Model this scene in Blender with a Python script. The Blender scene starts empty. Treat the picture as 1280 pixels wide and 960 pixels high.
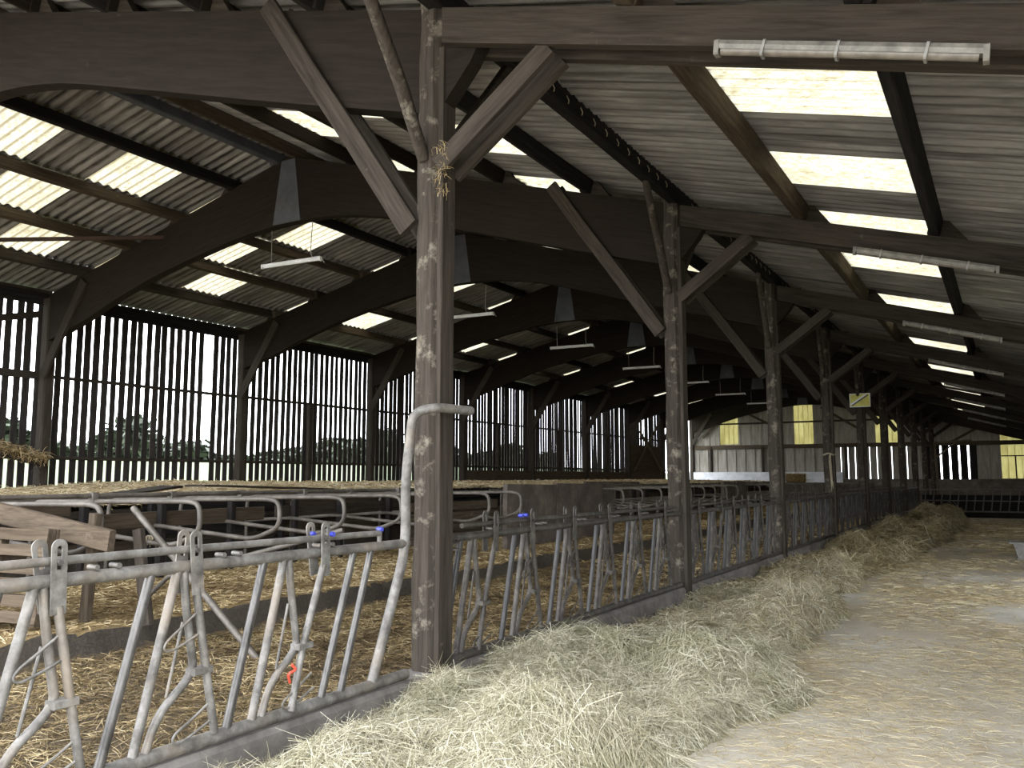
import bpy, math, random
import numpy as np
from mathutils import Vector, Matrix

random.seed(7); RNG = np.random.default_rng(11)
sc = bpy.context.scene
COL = sc.collection

# ---------------------------------------------------------------- camera, world, exposure
cam_d = bpy.data.cameras.new('camera'); cam = bpy.data.objects.new('camera', cam_d); COL.objects.link(cam)
cam_d.sensor_width = 36.0; cam_d.lens = 36.0 * 1052.9 / 1280.0; cam_d.clip_end = 600
cam.location = (0, 0, 1.65)
cam.rotation_euler = (math.radians(90 + 6.33), 0, math.radians(30.355))
sc.camera = cam
w = bpy.data.worlds.new('overcast_sky'); sc.world = w; w.use_nodes = True
wn = w.node_tree.nodes; wl = w.node_tree.links
bg = wn['Background']; bg.inputs['Color'].default_value = (0.90, 0.94, 1.0, 1); bg.inputs['Strength'].default_value = 4.6
sc.view_settings.view_transform = 'Standard'; sc.view_settings.look = 'None'
sc.view_settings.gamma = 1.0; sc.view_settings.use_curve_mapping = False
sc.view_settings.exposure = 0.85
try:
    sc.cycles.use_denoising = True
    sc.cycles.max_bounces = 10; sc.cycles.diffuse_bounces = 7; sc.cycles.transmission_bounces = 8
    sc.cycles.sample_clamp_indirect = 12.0
except Exception:
    pass

# ---------------------------------------------------------------- key dimensions (metres)
XP = -3.68          # row of inner posts
XR = -10.65         # ridge
XW = -17.95         # slatted left wall
XE = 3.45           # right wall
Y0, S = -0.293, 5.383
FY = [Y0 + S * k for k in range(11)]      # frames; FY[10] is the far gable
YF = FY[10]
ZR = 7.28           # top of the rafters at the ridge
SR, SL = 0.29, 0.242
def ztop(x): return ZR - SR * (x - XR) if x > XR else ZR + SL * (x - XR)
KERB = 0.28

# ---------------------------------------------------------------- materials
def mat(name, build):
    m = bpy.data.materials.new(name); m.use_nodes = True
    nt = m.node_tree; b = nt.nodes['Principled BSDF']
    build(nt, nt.nodes, nt.links, b)
    return m
def N(nt, t, **kw):
    n = nt.nodes.new(t)
    for k, v in kw.items():
        setattr(n, k, v)
    return n
def coords(nt, scale=(1, 1, 1), kind='Object', rnd=True, tilt=0.0):
    tc = N(nt, 'ShaderNodeTexCoord'); mp = N(nt, 'ShaderNodeMapping')
    mp.inputs['Scale'].default_value = scale
    src = tc.outputs[kind]
    if tilt:
        m0 = N(nt, 'ShaderNodeMapping'); m0.inputs['Rotation'].default_value = (0, tilt, 0); nt.links.new(src, m0.inputs['Vector']); src = m0.outputs['Vector']
    nt.links.new(src, mp.inputs['Vector'])
    if rnd:
        oi = N(nt, 'ShaderNodeObjectInfo'); mu = N(nt, 'ShaderNodeMath', operation='MULTIPLY'); mu.inputs[1].default_value = 37.0
        nt.links.new(oi.outputs['Random'], mu.inputs[0])
        nt.links.new(mu.outputs[0], mp.inputs['Location'])
    return mp.outputs['Vector']
def noise(nt, vec, scale, detail=4, rough=0.6, dist=0.0):
    n = N(nt, 'ShaderNodeTexNoise'); n.inputs['Scale'].default_value = scale; n.inputs['Detail'].default_value = detail
    n.inputs['Roughness'].default_value = rough; n.inputs['Distortion'].default_value = dist
    nt.links.new(vec, n.inputs['Vector']); return n.outputs['Fac']
def ramp(nt, fac, stops):
    r = N(nt, 'ShaderNodeValToRGB'); e = r.color_ramp.elements
    while len(e) < len(stops): e.new(0.5)
    for i, (p, c) in enumerate(stops):
        e[i].position = p; e[i].color = (c[0], c[1], c[2], 1)
    nt.links.new(fac, r.inputs['Fac']); return r.outputs['Color']
def mix(nt, fac, a, b, mode='MIX'):
    m = N(nt, 'ShaderNodeMix', data_type='RGBA', blend_type=mode)
    for s, v in ((m.inputs[0], fac), (m.inputs[6], a), (m.inputs[7], b)):
        if isinstance(v, (int, float)): s.default_value = v
        elif isinstance(v, tuple): s.default_value = (v[0], v[1], v[2], 1)
        else: nt.links.new(v, s)
    return m.outputs[2]
def bump(nt, b, h, strength=0.4, dist=0.01):
    n = N(nt, 'ShaderNodeBump'); n.inputs['Strength'].default_value = strength; n.inputs['Distance'].default_value = dist
    nt.links.new(h, n.inputs['Height']); nt.links.new(n.outputs['Normal'], b.inputs['Normal'])
def objrand(nt):
    return N(nt, 'ShaderNodeObjectInfo').outputs['Random']

def wood(name, dark, light, pale, axis=2, pale_amt=0.72, rough=0.85, tilt=0.0):
    def f(nt, nodes, links, b):
        sc_ = [14, 14, 14]; sc_[axis] = 0.9
        v = coords(nt, tuple(sc_), tilt=tilt)
        g = noise(nt, v, 2.0, 5, 0.65, 0.4)
        c = ramp(nt, g, [(0.3, dark), (0.7, light)])
        v2 = coords(nt, (3, 3, 3))
        blot = noise(nt, v2, 1.7, 6, 0.7)
        pf = ramp(nt, blot, [(pale_amt - 0.06, (0, 0, 0)), (pale_amt + 0.12, (1, 1, 1))])
        c = mix(nt, pf, c, pale)
        c = mix(nt, 0.30, c, ramp(nt, objrand(nt), [(0, (0.25, 0.22, 0.2)), (1, (1, 1, 1))]), 'MULTIPLY')
        links.new(c, b.inputs['Base Color']); b.inputs['Roughness'].default_value = rough
        b.inputs['Specular IOR Level'].default_value = 0.06
        bump(nt, b, g, 0.35, 0.005)
    return mat(name, f)
M = {}
def wood3(key, dark, light, pale, **kw):
    for ax, s in enumerate('xyz'):
        M[key + s] = wood(key + '_grain_' + s, dark, light, pale, axis=ax, **kw)
wood3('glulam_', (0.0155, 0.0118, 0.0092), (0.026, 0.0202, 0.0156), (0.055, 0.046, 0.037), pale_amt=0.74)
GL = ((0.0155, 0.0118, 0.0092), (0.026, 0.0202, 0.0156), (0.055, 0.046, 0.037)); BE = ((0.026, 0.0213, 0.017), (0.066, 0.0545, 0.0435), (0.17, 0.148, 0.122))
for key, c3, tl, pa_ in (('glulam_right', GL, -math.atan(SR), .74), ('glulam_left', GL, math.atan(SL), .74), ('beam_right', BE, -math.atan(SR), .70), ('beam_long', BE, -.956, .70), ('beam_short', BE, .633, .70), ('beam_knee', BE, .976, .70)):
    M[key] = wood(key + '_grain', *c3, axis=0, pale_amt=pa_, tilt=tl)
wood3('beam_', (0.026, 0.0213, 0.017), (0.066, 0.0545, 0.0435), (0.17, 0.148, 0.122), pale_amt=0.70)
wood3('bark_', (0.030, 0.025, 0.020), (0.074, 0.062, 0.050), (0.26, 0.228, 0.18), pale_amt=0.60)
wood3('brown_', (0.045, 0.034, 0.024), (0.105, 0.082, 0.058), (0.22, 0.185, 0.145), pale_amt=0.70)
wood3('black_', (0.012, 0.011, 0.011), (0.030, 0.027, 0.025), (0.07, 0.06, 0.055), pale_amt=0.80)
wood3('plank_', (0.065, 0.049, 0.035), (0.155, 0.120, 0.086), (0.27, 0.225, 0.175), pale_amt=0.68)
wood3('slat_', (0.024, 0.022, 0.021), (0.062, 0.055, 0.050), (0.12, 0.108, 0.096), pale_amt=0.70)

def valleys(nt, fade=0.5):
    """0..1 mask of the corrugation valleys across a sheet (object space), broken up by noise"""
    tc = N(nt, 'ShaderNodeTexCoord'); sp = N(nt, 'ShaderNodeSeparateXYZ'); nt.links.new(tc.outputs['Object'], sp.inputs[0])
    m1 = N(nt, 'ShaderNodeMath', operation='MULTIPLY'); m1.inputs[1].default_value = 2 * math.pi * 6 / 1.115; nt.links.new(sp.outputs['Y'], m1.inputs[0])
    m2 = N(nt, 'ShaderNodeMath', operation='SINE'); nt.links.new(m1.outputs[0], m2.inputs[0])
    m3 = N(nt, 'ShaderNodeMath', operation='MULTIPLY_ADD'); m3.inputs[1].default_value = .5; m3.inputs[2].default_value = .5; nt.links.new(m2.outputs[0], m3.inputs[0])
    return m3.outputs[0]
def f_sheet(nt, nodes, links, b):
    v = coords(nt, (0.6, 5, 1)); a = noise(nt, v, 1.6, 6, 0.7, 0.3)
    c = ramp(nt, a, [(0.25, (0.11, 0.103, 0.097)), (0.55, (0.29, 0.277, 0.265)), (0.8, (0.52, 0.505, 0.485))])
    v2 = coords(nt, (0.35, 12, 1)); s = noise(nt, v2, 1.3, 4, 0.6)
    c = mix(nt, ramp(nt, s, [(0.52, (0, 0, 0)), (0.72, (0.75, 0.75, 0.75))]), c, (0.04, 0.035, 0.031))
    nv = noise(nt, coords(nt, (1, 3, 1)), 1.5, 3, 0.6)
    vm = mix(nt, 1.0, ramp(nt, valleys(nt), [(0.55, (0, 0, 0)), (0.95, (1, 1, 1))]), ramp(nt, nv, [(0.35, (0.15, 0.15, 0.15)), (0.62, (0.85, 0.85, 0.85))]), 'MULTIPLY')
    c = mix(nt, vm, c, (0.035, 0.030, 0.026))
    c = mix(nt, 0.45, c, ramp(nt, objrand(nt), [(0, (0.5, 0.47, 0.43)), (1, (1, 1, 1))]), 'MULTIPLY')
    links.new(c, b.inputs['Base Color']); b.inputs['Roughness'].default_value = 0.9; b.inputs['Specular IOR Level'].default_value = 0.15
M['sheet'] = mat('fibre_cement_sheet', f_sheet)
def f_sky(nt, nodes, links, b):
    v = coords(nt, (1.2, 4, 1)); a = noise(nt, v, 7.0, 8, 0.80, 0.4)
    c = ramp(nt, a, [(0.30, (0.07, 0.052, 0.021)), (0.43, (0.245, 0.215, 0.135)), (0.58, (0.34, 0.325, 0.265))])
    big = noise(nt, coords(nt, (1, 1, 1)), 1.1, 3, 0.5)
    c = mix(nt, ramp(nt, big, [(0.45, (0, 0, 0)), (0.75, (0.55, 0.55, 0.55))]), c, (0.15, 0.125, 0.066))
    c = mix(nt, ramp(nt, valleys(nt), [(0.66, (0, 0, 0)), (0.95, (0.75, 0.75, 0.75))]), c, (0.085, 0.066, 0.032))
    tl = N(nt, 'ShaderNodeBsdfTranslucent'); df = N(nt, 'ShaderNodeBsdfDiffuse'); mx = N(nt, 'ShaderNodeMixShader')
    links.new(c, tl.inputs['Color']); links.new(c, df.inputs['Color']); mx.inputs[0].default_value = 0.30
    links.new(tl.outputs[0], mx.inputs[1]); links.new(df.outputs[0], mx.inputs[2])
    links.new(mx.outputs[0], nodes['Material Output'].inputs['Surface'])
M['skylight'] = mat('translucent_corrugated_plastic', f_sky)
def f_win(nt, nodes, links, b):
    v = coords(nt, (2, 2, 0.6)); a = noise(nt, v, 1.5, 5, 0.7)
    c = ramp(nt, a, [(0.3, (0.30, 0.27, 0.15)), (0.6, (0.40, 0.375, 0.24))])
    tl = N(nt, 'ShaderNodeBsdfTranslucent'); links.new(c, tl.inputs['Color'])
    links.new(tl.outputs[0], nodes['Material Output'].inputs['Surface'])
M['window'] = mat('yellowed_translucent_sheet', f_win)
def f_galv(nt, nodes, links, b):
    v = coords(nt, (1, 1, 1)); a = noise(nt, v, 9, 6, 0.7)
    c = ramp(nt, a, [(0.32, (0.062, 0.056, 0.049)), (0.5, (0.135, 0.126, 0.113)), (0.68, (0.235, 0.224, 0.206))])
    d = noise(nt, v, 2.3, 4, 0.6)
    c = mix(nt, ramp(nt, d, [(0.5, (0, 0, 0)), (0.68, (0.6, 0.6, 0.6))]), c, (0.25, 0.20, 0.15))
    links.new(c, b.inputs['Base Color']); b.inputs['Metallic'].default_value = 0.25; b.inputs['Roughness'].default_value = 0.55
    bump(nt, b, a, 0.25, 0.003)
M['galv'] = mat('galvanised_steel', f_galv)
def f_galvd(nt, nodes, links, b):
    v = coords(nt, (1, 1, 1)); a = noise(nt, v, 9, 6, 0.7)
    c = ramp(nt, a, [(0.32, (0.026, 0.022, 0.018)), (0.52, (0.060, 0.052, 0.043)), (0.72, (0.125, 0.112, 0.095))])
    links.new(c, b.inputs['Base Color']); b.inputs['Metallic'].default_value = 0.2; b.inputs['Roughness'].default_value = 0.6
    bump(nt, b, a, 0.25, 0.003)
M['galvd'] = mat('darker_galvanised_steel', f_galvd)  # darker copy of the galvanised steel, for barriers past the first
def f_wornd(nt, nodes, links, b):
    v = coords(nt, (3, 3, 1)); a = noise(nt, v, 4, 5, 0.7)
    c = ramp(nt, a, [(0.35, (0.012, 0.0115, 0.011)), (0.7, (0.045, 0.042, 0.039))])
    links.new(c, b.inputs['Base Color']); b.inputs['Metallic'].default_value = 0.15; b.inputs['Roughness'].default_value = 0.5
M['wornd'] = mat('rubbed_darker_steel', f_wornd)  # darker copy of the rubbed steel, for barriers past the first
def f_worn(nt, nodes, links, b):
    v = coords(nt, (3, 3, 1)); a = noise(nt, v, 4, 5, 0.7)
    c = ramp(nt, a, [(0.35, (0.045, 0.042, 0.039)), (0.6, (0.11, 0.104, 0.096)), (0.8, (0.21, 0.175, 0.13))])
    links.new(c, b.inputs['Base Color']); b.inputs['Metallic'].default_value = 0.45; b.inputs['Roughness'].default_value = 0.38
M['worn'] = mat('rubbed_dark_steel', f_worn)
def f_dusty(nt, nodes, links, b):
    v = coords(nt, (1, 1, 1)); a = noise(nt, v, 5, 5, 0.7)
    c = ramp(nt, a, [(0.3, (0.06, 0.051, 0.042)), (0.7, (0.175, 0.153, 0.128))])
    links.new(c, b.inputs['Base Color']); b.inputs['Metallic'].default_value = 0.3; b.inputs['Roughness'].default_value = 0.6
M['dusty'] = mat('dusty_brown_steel', f_dusty)
def f_conc(nt, nodes, links, b):
    v = coords(nt, (1, 1, 1), rnd=False); a = noise(nt, v, 1.4, 8, 0.65); s = noise(nt, coords(nt, (1, 1, 1), rnd=False), 0.35, 3, 0.5)
    fine = noise(nt, v, 38, 3, 0.7)
    c = ramp(nt, a, [(0.3, (0.36, 0.325, 0.26)), (0.52, (0.50, 0.47, 0.405)), (0.72, (0.61, 0.59, 0.535))])
    c = mix(nt, ramp(nt, s, [(0.40, (0, 0, 0)), (0.62, (0.7, 0.7, 0.7))]), c, (0.42, 0.34, 0.225))
    c = mix(nt, 0.35, c, ramp(nt, fine, [(0.3, (0.55, 0.52, 0.48)), (0.7, (1, 1, 1))]), 'MULTIPLY')
    links.new(c, b.inputs['Base Color']); b.inputs['Roughness'].default_value = 0.9
    bump(nt, b, fine, 0.3, 0.004)
M['concrete'] = mat('worn_concrete', f_conc)
def f_kerb(nt, nodes, links, b):
    v = coords(nt, (1, 1, 1), rnd=False); a = noise(nt, v, 3, 8, 0.7)
    c = ramp(nt, a, [(0.3, (0.06, 0.053, 0.047)), (0.7, (0.20, 0.18, 0.163))])
    links.new(c, b.inputs['Base Color']); b.inputs['Roughness'].default_value = 0.8
    bump(nt, b, a, 0.5, 0.01)
M['kerb'] = mat('dirty_kerb_concrete', f_kerb)
def f_panel(nt, nodes, links, b):
    v = coords(nt, (1, 1, 1)); a = noise(nt, v, 2.2, 7, 0.7)
    c = ramp(nt, a, [(0.3, (0.045, 0.034, 0.027)), (0.58, (0.13, 0.103, 0.083)), (0.8, (0.25, 0.21, 0.17))])
    links.new(c, b.inputs['Base Color']); b.inputs['Roughness'].default_value = 0.85
M['panel'] = mat('stained_concrete_panel', f_panel)
def f_wash(nt, nodes, links, b):
    v = coords(nt, (1, 1, 1)); a = noise(nt, v, 1.6, 6, 0.7)
    c = ramp(nt, a, [(0.35, (0.42, 0.43, 0.45)), (0.65, (0.66, 0.67, 0.70))])
    links.new(c, b.inputs['Base Color']); b.inputs['Roughness'].default_value = 0.85
M['wash'] = mat('pale_concrete', f_wash)
def f_clad(nt, nodes, links, b):
    v = coords(nt, (4, 4, 0.5), rnd=False); a = noise(nt, v, 2, 5, 0.7)
    c = ramp(nt, a, [(0.3, (0.16, 0.14, 0.115)), (0.7, (0.36, 0.33, 0.29))])
    links.new(c, b.inputs['Base Color']); b.inputs['Roughness'].default_value = 0.85
M['clad'] = mat('weathered_cladding', f_clad)

def f_strand(cols, patch, pscale, pth):
    def f(nt, nodes, links, b):
        g = N(nt, 'ShaderNodeNewGeometry')
        c = ramp(nt, g.outputs['Random Per Island'], cols)
        p = noise(nt, coords(nt, (1, 1, 1), rnd=False), pscale, 4, 0.6)
        c = mix(nt, ramp(nt, p, [(pth, (0, 0, 0)), (pth + 0.16, (0.85, 0.85, 0.85))]), c, mix(nt, 1.0, c, patch, 'MULTIPLY'))
        links.new(c, b.inputs['Base Color']); b.inputs['Roughness'].default_value = 0.75; b.inputs['Specular IOR Level'].default_value = 0.25
    return f
M['hay'] = mat('dry_hay', f_strand([(0, (0.20, 0.175, 0.10)), (0.35, (0.36, 0.325, 0.215)), (0.7, (0.50, 0.465, 0.34)), (1, (0.66, 0.625, 0.50))], (0.72, 0.75, 0.64), 0.9, 0.52))
M['hay_old'] = mat('browner_dimmed_hay', f_strand([(0, (0.19, 0.15, 0.075)), (0.35, (0.33, 0.27, 0.15)), (0.7, (0.46, 0.39, 0.24)), (1, (0.60, 0.53, 0.37))], (0.6, 0.56, 0.45), 0.8, 0.48))  # browner far hay: partly its own colour, partly weaker light put into it
M['straw'] = mat('golden_straw', f_strand([(0, (0.16, 0.11, 0.05)), (0.35, (0.34, 0.25, 0.12)), (0.75, (0.54, 0.42, 0.23)), (1, (0.72, 0.61, 0.40))], (0.42, 0.36, 0.30), 1.1, 0.46))
M['pen_straw'] = mat('trampled_straw', f_strand([(0, (0.075, 0.05, 0.022)), (0.35, (0.17, 0.12, 0.052)), (0.75, (0.31, 0.23, 0.115)), (1, (0.50, 0.41, 0.25))], (0.38, 0.34, 0.30), 1.2, 0.44))
M['daylit_straw'] = mat('daylit_straw', f_strand([(0, (0.27, 0.20, 0.10)), (0.4, (0.50, 0.40, 0.23)), (1, (0.78, 0.69, 0.50))], (0.7, 0.62, 0.5), 0.9, 0.52))  # paler straw: daylight from the slats put into the colour
M['litter'] = mat('pale_straw_litter', f_strand([(0, (0.27, 0.205, 0.10)), (0.5, (0.47, 0.385, 0.225)), (1, (0.74, 0.66, 0.46))], (0.85, 0.8, 0.68), 0.7, 0.52))
def f_haybase(lo, hi):
    def f(nt, nodes, links, b):
        v = coords(nt, (1, 1, 1), rnd=False); a = noise(nt, v, 26, 6, 0.8, 1.2)
        links.new(ramp(nt, a, [(0.3, lo), (0.7, hi)]), b.inputs['Base Color']); b.inputs['Roughness'].default_value = 0.95
        bump(nt, b, a, 1.0, 0.03)
    return f
M['hay_base'] = mat('matted_hay', f_haybase((0.13, 0.115, 0.06), (0.36, 0.33, 0.20)))
M['straw_base'] = mat('matted_straw', f_haybase((0.09, 0.055, 0.02), (0.36, 0.25, 0.10)))
M['pen_base'] = mat('trampled_straw_base', f_haybase((0.035, 0.024, 0.012), (0.15, 0.105, 0.05)))
M['muck'] = mat('trodden_muck', f_haybase((0.028, 0.022, 0.017), (0.10, 0.08, 0.055)))
def f_plain(col, rough=0.6, metal=0.0, var=0.35, vs=6):
    def f(nt, nodes, links, b):
        a = noise(nt, coords(nt), vs, 5, 0.65)
        d = tuple(x * (1 - var) for x in col)
        links.new(ramp(nt, a, [(0.3, d), (0.7, col)]), b.inputs['Base Color']); b.inputs['Roughness'].default_value = rough; b.inputs['Metallic'].default_value = metal
    return f
M['white'] = mat('dusty_white_plastic', f_plain((0.24, 0.225, 0.195), 0.5, 0, 0.6, 9))
M['clear'] = mat('dusty_tube_cover', f_plain((0.20, 0.175, 0.145), 0.3, 0, 0.6, 9))
M['silver'] = mat('pale_tube_plastic', f_plain((0.72, 0.72, 0.72), 0.35, 0, 0.3))
M['blue'] = mat('blue_plastic', f_plain((0.035, 0.05, 0.42), 0.4, 0, 0.3))
M['red'] = mat('red_plastic', f_plain((0.6, 0.09, 0.05), 0.4, 0, 0.3))
M['rust'] = mat('rusty_steel', f_plain((0.075, 0.042, 0.030), 0.7, 0.2, 0.5))
M['zinc'] = mat('zinc_gusset', f_plain((0.085, 0.088, 0.100), 0.7, 0.1, 0.5, 3))
M['twine'] = mat('twine', f_plain((0.34, 0.29, 0.20), 0.8, 0, 0.3))
M['wire'] = mat('grey_wire', f_plain((0.3, 0.29, 0.27), 0.5, 0.3, 0.3))
M['black'] = mat('black_rubber', f_plain((0.02, 0.02, 0.022), 0.6, 0, 0.3))
M['sign_yellow'] = mat('yellow_sign_paint', f_plain((0.60, 0.55, 0.08), 0.5, 0, 0.3))
M['sign_pale'] = mat('pale_sign_paint', f_plain((0.70, 0.70, 0.62), 0.5, 0, 0.2))
M['sign_dark'] = mat('dark_sign_paint', f_plain((0.06, 0.06, 0.05), 0.5, 0, 0.2))
M['bird'] = mat('dark_plumage', f_plain((0.03, 0.035, 0.06), 0.5, 0, 0.3))
M['bird_pale'] = mat('pale_plumage', f_plain((0.5, 0.46, 0.4), 0.7, 0, 0.2))
def f_grass(nt, nodes, links, b):
    a = noise(nt, coords(nt, rnd=False), 0.4, 8, 0.7)
    links.new(ramp(nt, a, [(0.3, (0.06, 0.08, 0.035)), (0.7, (0.13, 0.165, 0.075))]), b.inputs['Base Color']); b.inputs['Roughness'].default_value = 0.9
M['grass'] = mat('meadow_grass', f_grass)
def f_leaf(nt, nodes, links, b):
    g = N(nt, 'ShaderNodeNewGeometry')
    links.new(ramp(nt, g.outputs['Random Per Island'], [(0, (0.018, 0.026, 0.014)), (1, (0.05, 0.066, 0.034))]), b.inputs['Base Color'])
M['leaf'] = mat('hedge_leaves', f_leaf)

# ---------------------------------------------------------------- mesh helpers
class MB:
    def __init__(s): s.v = []; s.f = []; s.sm = []
    def add(s, v, f, smooth=False):
        o = len(s.v); s.v += [tuple(map(float, p)) for p in v]
        s.f += [tuple(i + o for i in q) for q in f]; s.sm += [smooth] * len(f); return s
    def box(s, lo, hi):
        x0, y0, z0 = lo; x1, y1, z1 = hi
        return s.add([(x0,y0,z0),(x1,y0,z0),(x1,y1,z0),(x0,y1,z0),(x0,y0,z1),(x1,y0,z1),(x1,y1,z1),(x0,y1,z1)],
                     [(0,3,2,1),(4,5,6,7),(0,1,5,4),(1,2,6,5),(2,3,7,6),(3,0,4,7)])
    def beam(s, p0, p1, a, b, up=(0,0,1), seg=1, jit=0.0, ch=0.12, rnd=None):
        """chamfered timber from p0 to p1; a = size sideways, b = size along up"""
        p0 = np.array(p0, float); p1 = np.array(p1, float); d = p1 - p0; d /= np.linalg.norm(d)
        up = np.array(up, float); sd = np.cross(d, up)
        if np.linalg.norm(sd) < 1e-4: sd = np.cross(d, (0, 1, 0))
        sd /= np.linalg.norm(sd); u = np.cross(sd, d)
        c = ch * min(a, b)
        prof = [(-a/2+c,-b/2),(a/2-c,-b/2),(a/2,-b/2+c),(a/2,b/2-c),(a/2-c,b/2),(-a/2+c,b/2),(-a/2,b/2-c),(-a/2,-b/2+c)]
        r = rnd or random
        V = []
        for i in range(seg + 1):
            q = p0 + (p1 - p0) * i / seg
            jx, jy = (r.uniform(-jit, jit), r.uniform(-jit, jit)) if 0 < i < seg else (0, 0)
            for x, y in prof:
                V.append(q + sd * (x + jx + r.uniform(-jit, jit) * .6) + u * (y + jy + r.uniform(-jit, jit) * .6))
        F = [tuple(range(7, -1, -1)), tuple(range(8 * seg, 8 * seg + 8))]
        for i in range(seg):
            for k in range(8):
                F.append((8*i+k, 8*i+(k+1) % 8, 8*i+8+(k+1) % 8, 8*i+8+k))
        return s.add(V, F)
    def tube(s, pts, r, n=8, closed=False):
        P = [np.array(p, float) for p in pts]; m = len(P)
        T = []
        for i in range(m):
            t = P[min(i+1, m-1)] - P[max(i-1, 0)]
            T.append(t / (np.linalg.norm(t) + 1e-12))
        a = np.cross(T[0], (0, 0, 1.0))
        if np.linalg.norm(a) < 1e-3: a = np.cross(T[0], (1.0, 0, 0))
        a /= np.linalg.norm(a); V = []
        R = r if isinstance(r, (list, tuple)) else [r] * m
        for i in range(m):
            a = a - T[i] * np.dot(a, T[i]); a /= np.linalg.norm(a); b = np.cross(T[i], a)
            for k in range(n):
                an = 2 * math.pi * k / n
                V.append(P[i] + R[i] * (math.cos(an) * a + math.sin(an) * b))
        F = [(i*n+k, i*n+(k+1) % n, (i+1)*n+(k+1) % n, (i+1)*n+k) for i in range(m-1) for k in range(n)]
        s.add(V, F, True)
        s.add([V[k] for k in range(n)], [tuple(range(n-1, -1, -1))])
        s.add([V[(m-1)*n+k] for k in range(n)], [tuple(range(n))])
        return s
    def prism(s, poly, axis, lo, hi):
        """polygon in the plane perpendicular to axis (0 x,1 y,2 z), extruded lo..hi"""
        def pt(q, w): return {0: (w, q[0], q[1]), 1: (q[0], w, q[1]), 2: (q[0], q[1], w)}[axis]
        n = len(poly); V = [pt(q, lo) for q in poly] + [pt(q, hi) for q in poly]
        return s.add(V, [tuple(range(n)), tuple(range(2*n-1, n-1, -1))] + [(k, n+k, n+(k+1) % n, (k+1) % n) for k in range(n)])
    def mesh(s, name, m):
        me = bpy.data.meshes.new(name); me.from_pydata(s.v, [], s.f); me.update()
        import bmesh
        bm = bmesh.new(); bm.from_mesh(me); bmesh.ops.recalc_face_normals(bm, faces=bm.faces); bm.to_mesh(me); bm.free()
        if any(s.sm): me.polygons.foreach_set('use_smooth', s.sm)
        me.materials.append(m if not isinstance(m, str) else M[m]); return me
def smooth(pts, n=5):
    """Catmull-Rom through the points"""
    P = [np.array(p, float) for p in pts]; P = [2*P[0]-P[1]] + P + [2*P[-1]-P[-2]]; out = []
    for i in range(1, len(P)-2):
        for k in range(n):
            t = k / n; a, b, c, d = P[i-1:i+3]
            out.append(.5*((2*b)+(-a+c)*t+(2*a-5*b+4*c-d)*t*t+(-a+3*b-3*c+d)*t**3))
    out.append(P[-2]); return out
def fillet(pts, r, n=5):
    P = [np.array(p, float) for p in pts]; out = [P[0]]
    for i in range(1, len(P)-1):
        a, b, c = P[i-1:i+2]; u = a-b; v = c-b; lu = np.linalg.norm(u); lv = np.linalg.norm(v)
        rr = min(r, lu*.49, lv*.49); A = b+u/lu*rr; B = b+v/lv*rr
        for k in range(n+1):
            t = k/n; out.append((1-t)**2*A+2*t*(1-t)*b+t*t*B)
    out.append(P[-1]); return out
def obj(name, me, parent=None, loc=(0,0,0), rot=(0,0,0)):
    o = bpy.data.objects.new(name, me); COL.objects.link(o); o.location = loc; o.rotation_euler = rot
    if parent: o.parent = parent
    return o
def tag(o, label, cat, group=None, kind=None):
    o['label'] = label; o['category'] = cat
    if group: o['group'] = group
    if kind: o['kind'] = kind
    return o
def thing(name, label, cat, loc=(0,0,0), group=None, rot=(0,0,0)):
    return tag(obj(name, None, None, loc, rot), label, cat, group)
def struct(o, label=None, cat=None):
    o['kind'] = 'structure'
    if label: o['label'] = label; o['category'] = cat
    return o
ORD = ['first','second','third','fourth','fifth','sixth','seventh','eighth','ninth','tenth','eleventh','twelfth','thirteenth','fourteenth','fifteenth','sixteenth','seventeenth','eighteenth','nineteenth','twentieth','twenty-first','twenty-second','twenty-third','twenty-fourth','twenty-fifth','twenty-sixth','twenty-seventh','twenty-eighth','twenty-ninth','thirtieth']

# value noise for height fields and scatter
_G = np.random.default_rng(3).random((256, 256))
def vnoise(x, y):
    x = np.asarray(x, float); y = np.asarray(y, float)
    xi = np.floor(x).astype(int); yi = np.floor(y).astype(int); fx = x-xi; fy = y-yi
    fx = fx*fx*(3-2*fx); fy = fy*fy*(3-2*fy)
    g = lambda a, b: _G[a % 256, b % 256]
    return (g(xi,yi)*(1-fx)+g(xi+1,yi)*fx)*(1-fy)+(g(xi,yi+1)*(1-fx)+g(xi+1,yi+1)*fx)*fy
def fbm(x, y, o=4):
    s = 0; a = .5
    for i in range(o):
        s = s + a*vnoise(x*2**i+17*i, y*2**i+5*i); a *= .5
    return s
def field(xs, ys, h):
    X, Y = np.meshgrid(xs, ys); Z = h(X, Y); nx, ny = len(xs), len(ys)
    V = np.stack([X, Y, Z], -1).reshape(-1, 3)
    i = np.arange((ny-1)*(nx-1)); r = i//(nx-1); c = i % (nx-1); a = r*nx+c
    return V, np.stack([a, a+1, a+1+nx, a+nx], 1)
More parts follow.
